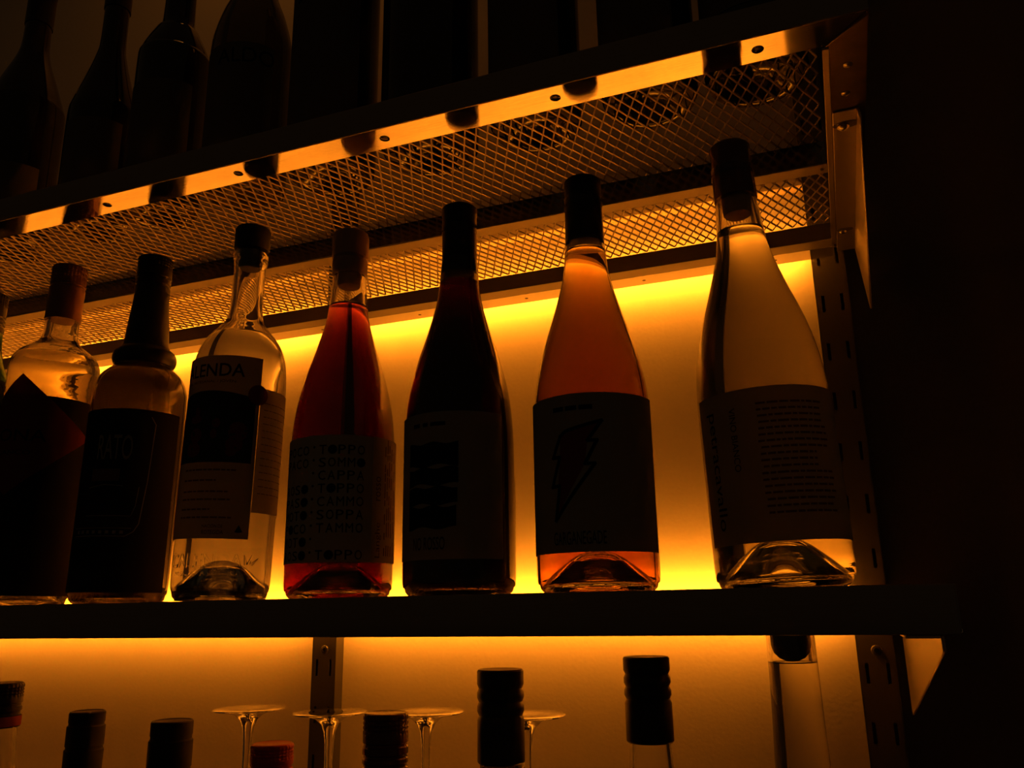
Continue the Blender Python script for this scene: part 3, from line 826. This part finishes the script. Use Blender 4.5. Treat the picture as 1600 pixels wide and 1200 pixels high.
dark_bottle('broad dark bottle on the upper shelf, fourth from the shelf right end', -0.1336, 0.0400, [(0.040, 0.014), (0.040, 0.10), (0.040, 0.185), (0.0388, 0.200), (0.0320, 0.225), (0.0200, 0.245), (0.0155, 0.262), (0.0145, 0.305)])
dark_bottle('dark bottle with a pale printed label above the orange wine bottle', -0.0420, 0.0362, D(0.0362, 0.190, 0.0145, 0.310), lab=(-80, 60, 0.03, 0.150))
dark_bottle('dark upper-shelf bottle, second from the shelf right end', 0.0470, 0.0355, B(0.0355, 0.170, 0.0135, 0.315), lab=(-80, 70, 0.03, 0.160))
dark_bottle('dark upper-shelf bottle nearest the shelf right end', 0.1230, 0.0360, D(0.0360, 0.180, 0.0150, 0.300), lab=(-70, 70, 0.04, 0.150))

# ------------------------------------------------------------------ lower shelf: bottle tops and upturned stemmed glasses
LOW = 'bottles on the lowest shelf'
def low_bottle(label, x, y, top, rc, hc, capm, gm='glass_olive', kind='knurl', R=0.036, lm='liq_brown', taper=0.20, seal=None):
    e, pc = bottle_root('spirit_bottle', label, x, y, Z_LOW + 0.0006, LOW)
    H = top - Z_LOW
    rn = rc - 0.0016
    o = spline([(R - 0.0015, 0.007), (R, 0.014), (R, 0.08), (R, H * 0.50), (R * 0.95, H * 0.56), (R * 0.72, H * 0.65), (rn + 0.006, H * 0.75), (rn + 0.0025, H - hc - 0.030), (rn, H - hc - 0.002), (rn - 0.0004, H - 0.006)], 4)
    shell(e, o, M[gm], fill=H * 0.70, lm=M[lm], punt=0.014, seg=48)
    if kind == 'knurl': screw_cap(e, rc, H - hc, H, M[capm], grooves=(0.18, 0.32, 0.5), kn=True)
    elif kind == 'wave':
        prf = [(0, H - hc), (rc - 0.0008, H - hc), (rc, H - hc + 0.001), (rc, H - hc * 0.55)]
        for i in range(3):
            z = H - hc * 0.50 + i * hc * 0.145
            prf += [(rc - 0.0011, z), (rc, z + hc * 0.045), (rc, z + hc * 0.1)]
        prf += [(rc, H - 0.0015), (rc - 0.0009, H - 0.0004), (rc - 0.0022, H - 0.0006), (0, H - 0.0006)]
        cyl_part('screw_cap', e, prf, M[capm], 64, None, 30)
    elif kind == 'step':
        cyl_part('screw_cap', e, [(0, H - hc), (rc, H - hc), (rc + 0.0004, H - hc * 0.62), (rc - 0.0006, H - hc * 0.60), (rc - 0.0006, H - hc * 0.57), (rc, H - hc * 0.55), (rc, H - hc * 0.24), (rc - 0.0011, H - hc * 0.22), (rc - 0.0011, H - hc * 0.19), (rc - 0.0007, H - hc * 0.17), (rc - 0.0007, H - 0.0012), (rc - 0.0014, H - 0.0003), (rc - 0.0024, H), (rc - 0.0030, H - 0.0006), (0, H - 0.0008)], M[capm], 64, None, 30)
    if seal: label_patch('neck_band', rc + 0.0002, pc, -180, 179, H - hc + 0.001, H - hc + 0.0085, M[seal], e)
    return e, pc
eb, pc = low_bottle('bottle on the lowest shelf with a black ribbed cap and red neck band', -0.5090, 0.0400, -0.0610, 0.0172, 0.034, 'cap_black', 'glass', 'knurl', lm='liq_gold', R=0.033, seal='tape_red')
pr = Print(0.0176, pc); pr.text('ITT', 12, 58, -0.0610 - Z_LOW - 0.0320, -0.0610 - Z_LOW - 0.0265); pr.build('lettering', M['ink'], next(c for c in eb.children if c.name.startswith('neck_band')))
low_bottle('lowest-shelf bottle with a stepped black cap, left of the plain flat cap', -0.4552, 0.0800, -0.0855, 0.0147, 0.048, 'cap_matte', 'glass', 'step', lm='liq_gold', R=0.031)
low_bottle('lowest-shelf bottle with a plain flat black cap, left of the stemmed glasses', -0.3550, 0.0680, -0.0885, 0.0163, 0.060, 'cap_matte', 'glass_olive', 'step')
low_bottle('lowest-shelf bottle with a red screw cap in front of the stemmed glasses', -0.2698, 0.0800, -0.1035, 0.0158, 0.032, 'cap_red', 'glass_olive', 'knurl')
low_bottle('lowest-shelf bottle with a dark ribbed cap between two stemmed glasses', -0.1738, 0.0800, -0.0795, 0.0161, 0.042, 'cap_brown', 'glass_green', 'knurl')
low_bottle('lowest-shelf bottle with a grooved black cap and dark neck', -0.0853, 0.0800, -0.0490, 0.0160, 0.060, 'cap_black', 'glass_olive', 'wave')
low_bottle('clear-necked bottle on the lowest shelf with a grooved black cap', 0.0168, 0.0800, -0.0403, 0.0150, 0.052, 'cap_black', 'glass', 'wave', lm='liq_gold', R=0.037)
# tall clear bottle whose stopper is hidden behind the middle shelf
e, pc = bottle_root('tall_bottle', 'tall clear bottle rising behind the middle shelf edge, near its bracket', 0.1030, 0.1500, Z_LOW + 0.0006, LOW)
H = 0.343
o = spline([(0.0345, 0.007), (0.036, 0.014), (0.036, 0.06), (0.035, 0.10), (0.029, 0.14), (0.0215, 0.19), (0.0185, 0.24), (0.0168, 0.29), (0.0162, H - 0.012)], 4) + [(0.0162, H)]
shell(e, o, M['glass'], t=0.0026, fill=0.3202, lm=M['liq_white'], punt=0.016, seg=64)
cyl_part('stopper', e, [(0, H - 0.0230), (0.004, H - 0.0226), (0.0085, H - 0.0205), (0.0118, H - 0.0170), (0.0134, H - 0.0120), (0.0134, H + 0.0008), (0, H + 0.0008)], M['cap_matte'])

def wine_glass_upturned(x, y, zt, label):
    e = empty('wine_glass', (x, y, Z_LOW + 0.0006), label, 'wine glass', 'upturned stemmed glasses on the lowest shelf')
    Hh = zt - Z_LOW
    zz = lambda d: Hh - d
    # foot and stem: solid turned glass, foot uppermost
    pr = [(0, zz(0.0016)), (0.008, zz(0.0012)), (0.020, zz(0.0004)), (0.0335, zz(0.0)), (0.0350, zz(0.0006)), (0.0350, zz(0.0014)), (0.0335, zz(0.0021)), (0.022, zz(0.0036)), (0.0140, zz(0.0062)), (0.0085, zz(0.0110)), (0.0057, zz(0.0175)), (0.0044, zz(0.0260)), (0.0038, zz(0.040)), (0.0036, zz(0.075)), (0.0042, zz(0.100)), (0.0075, zz(0.112)), (0, zz(0.114))]
    obj('stem', *lathe(pr, 64), M['glass_stem'], e, 60)
    ob = spline([(0.0055, zz(0.1125)), (0.020, zz(0.122)), (0.034, zz(0.142)), (0.041, zz(0.170)), (0.040, zz(0.205)), (0.034, 0.0006)], 5)
    inn = [(max(0.0, r - 0.0013), z - (0.0016 if i < 6 else 0)) for i, (r, z) in enumerate(ob)]
    obj('bowl', *lathe([(0, zz(0.1122))] + ob + inn[::-1] + [(0, zz(0.1140))], 64), M['glass_stem'], e, 60)
    return e
for (x, y, zt, l) in ((-0.4245, 0.25, -0.1005, 'leftmost upturned stemmed glass, clear of the upright'), (-0.3303, 0.25, -0.1015, 'upturned stemmed glass in front of the slotted upright'),
                      (-0.2279, 0.25, -0.0985, 'upturned stemmed glass half behind the dark ribbed cap'), (-0.1305, 0.25, -0.0985, 'rightmost upturned stemmed glass, partly behind the grooved cap with dark neck')):
    wine_glass_upturned(x, y, zt, l)
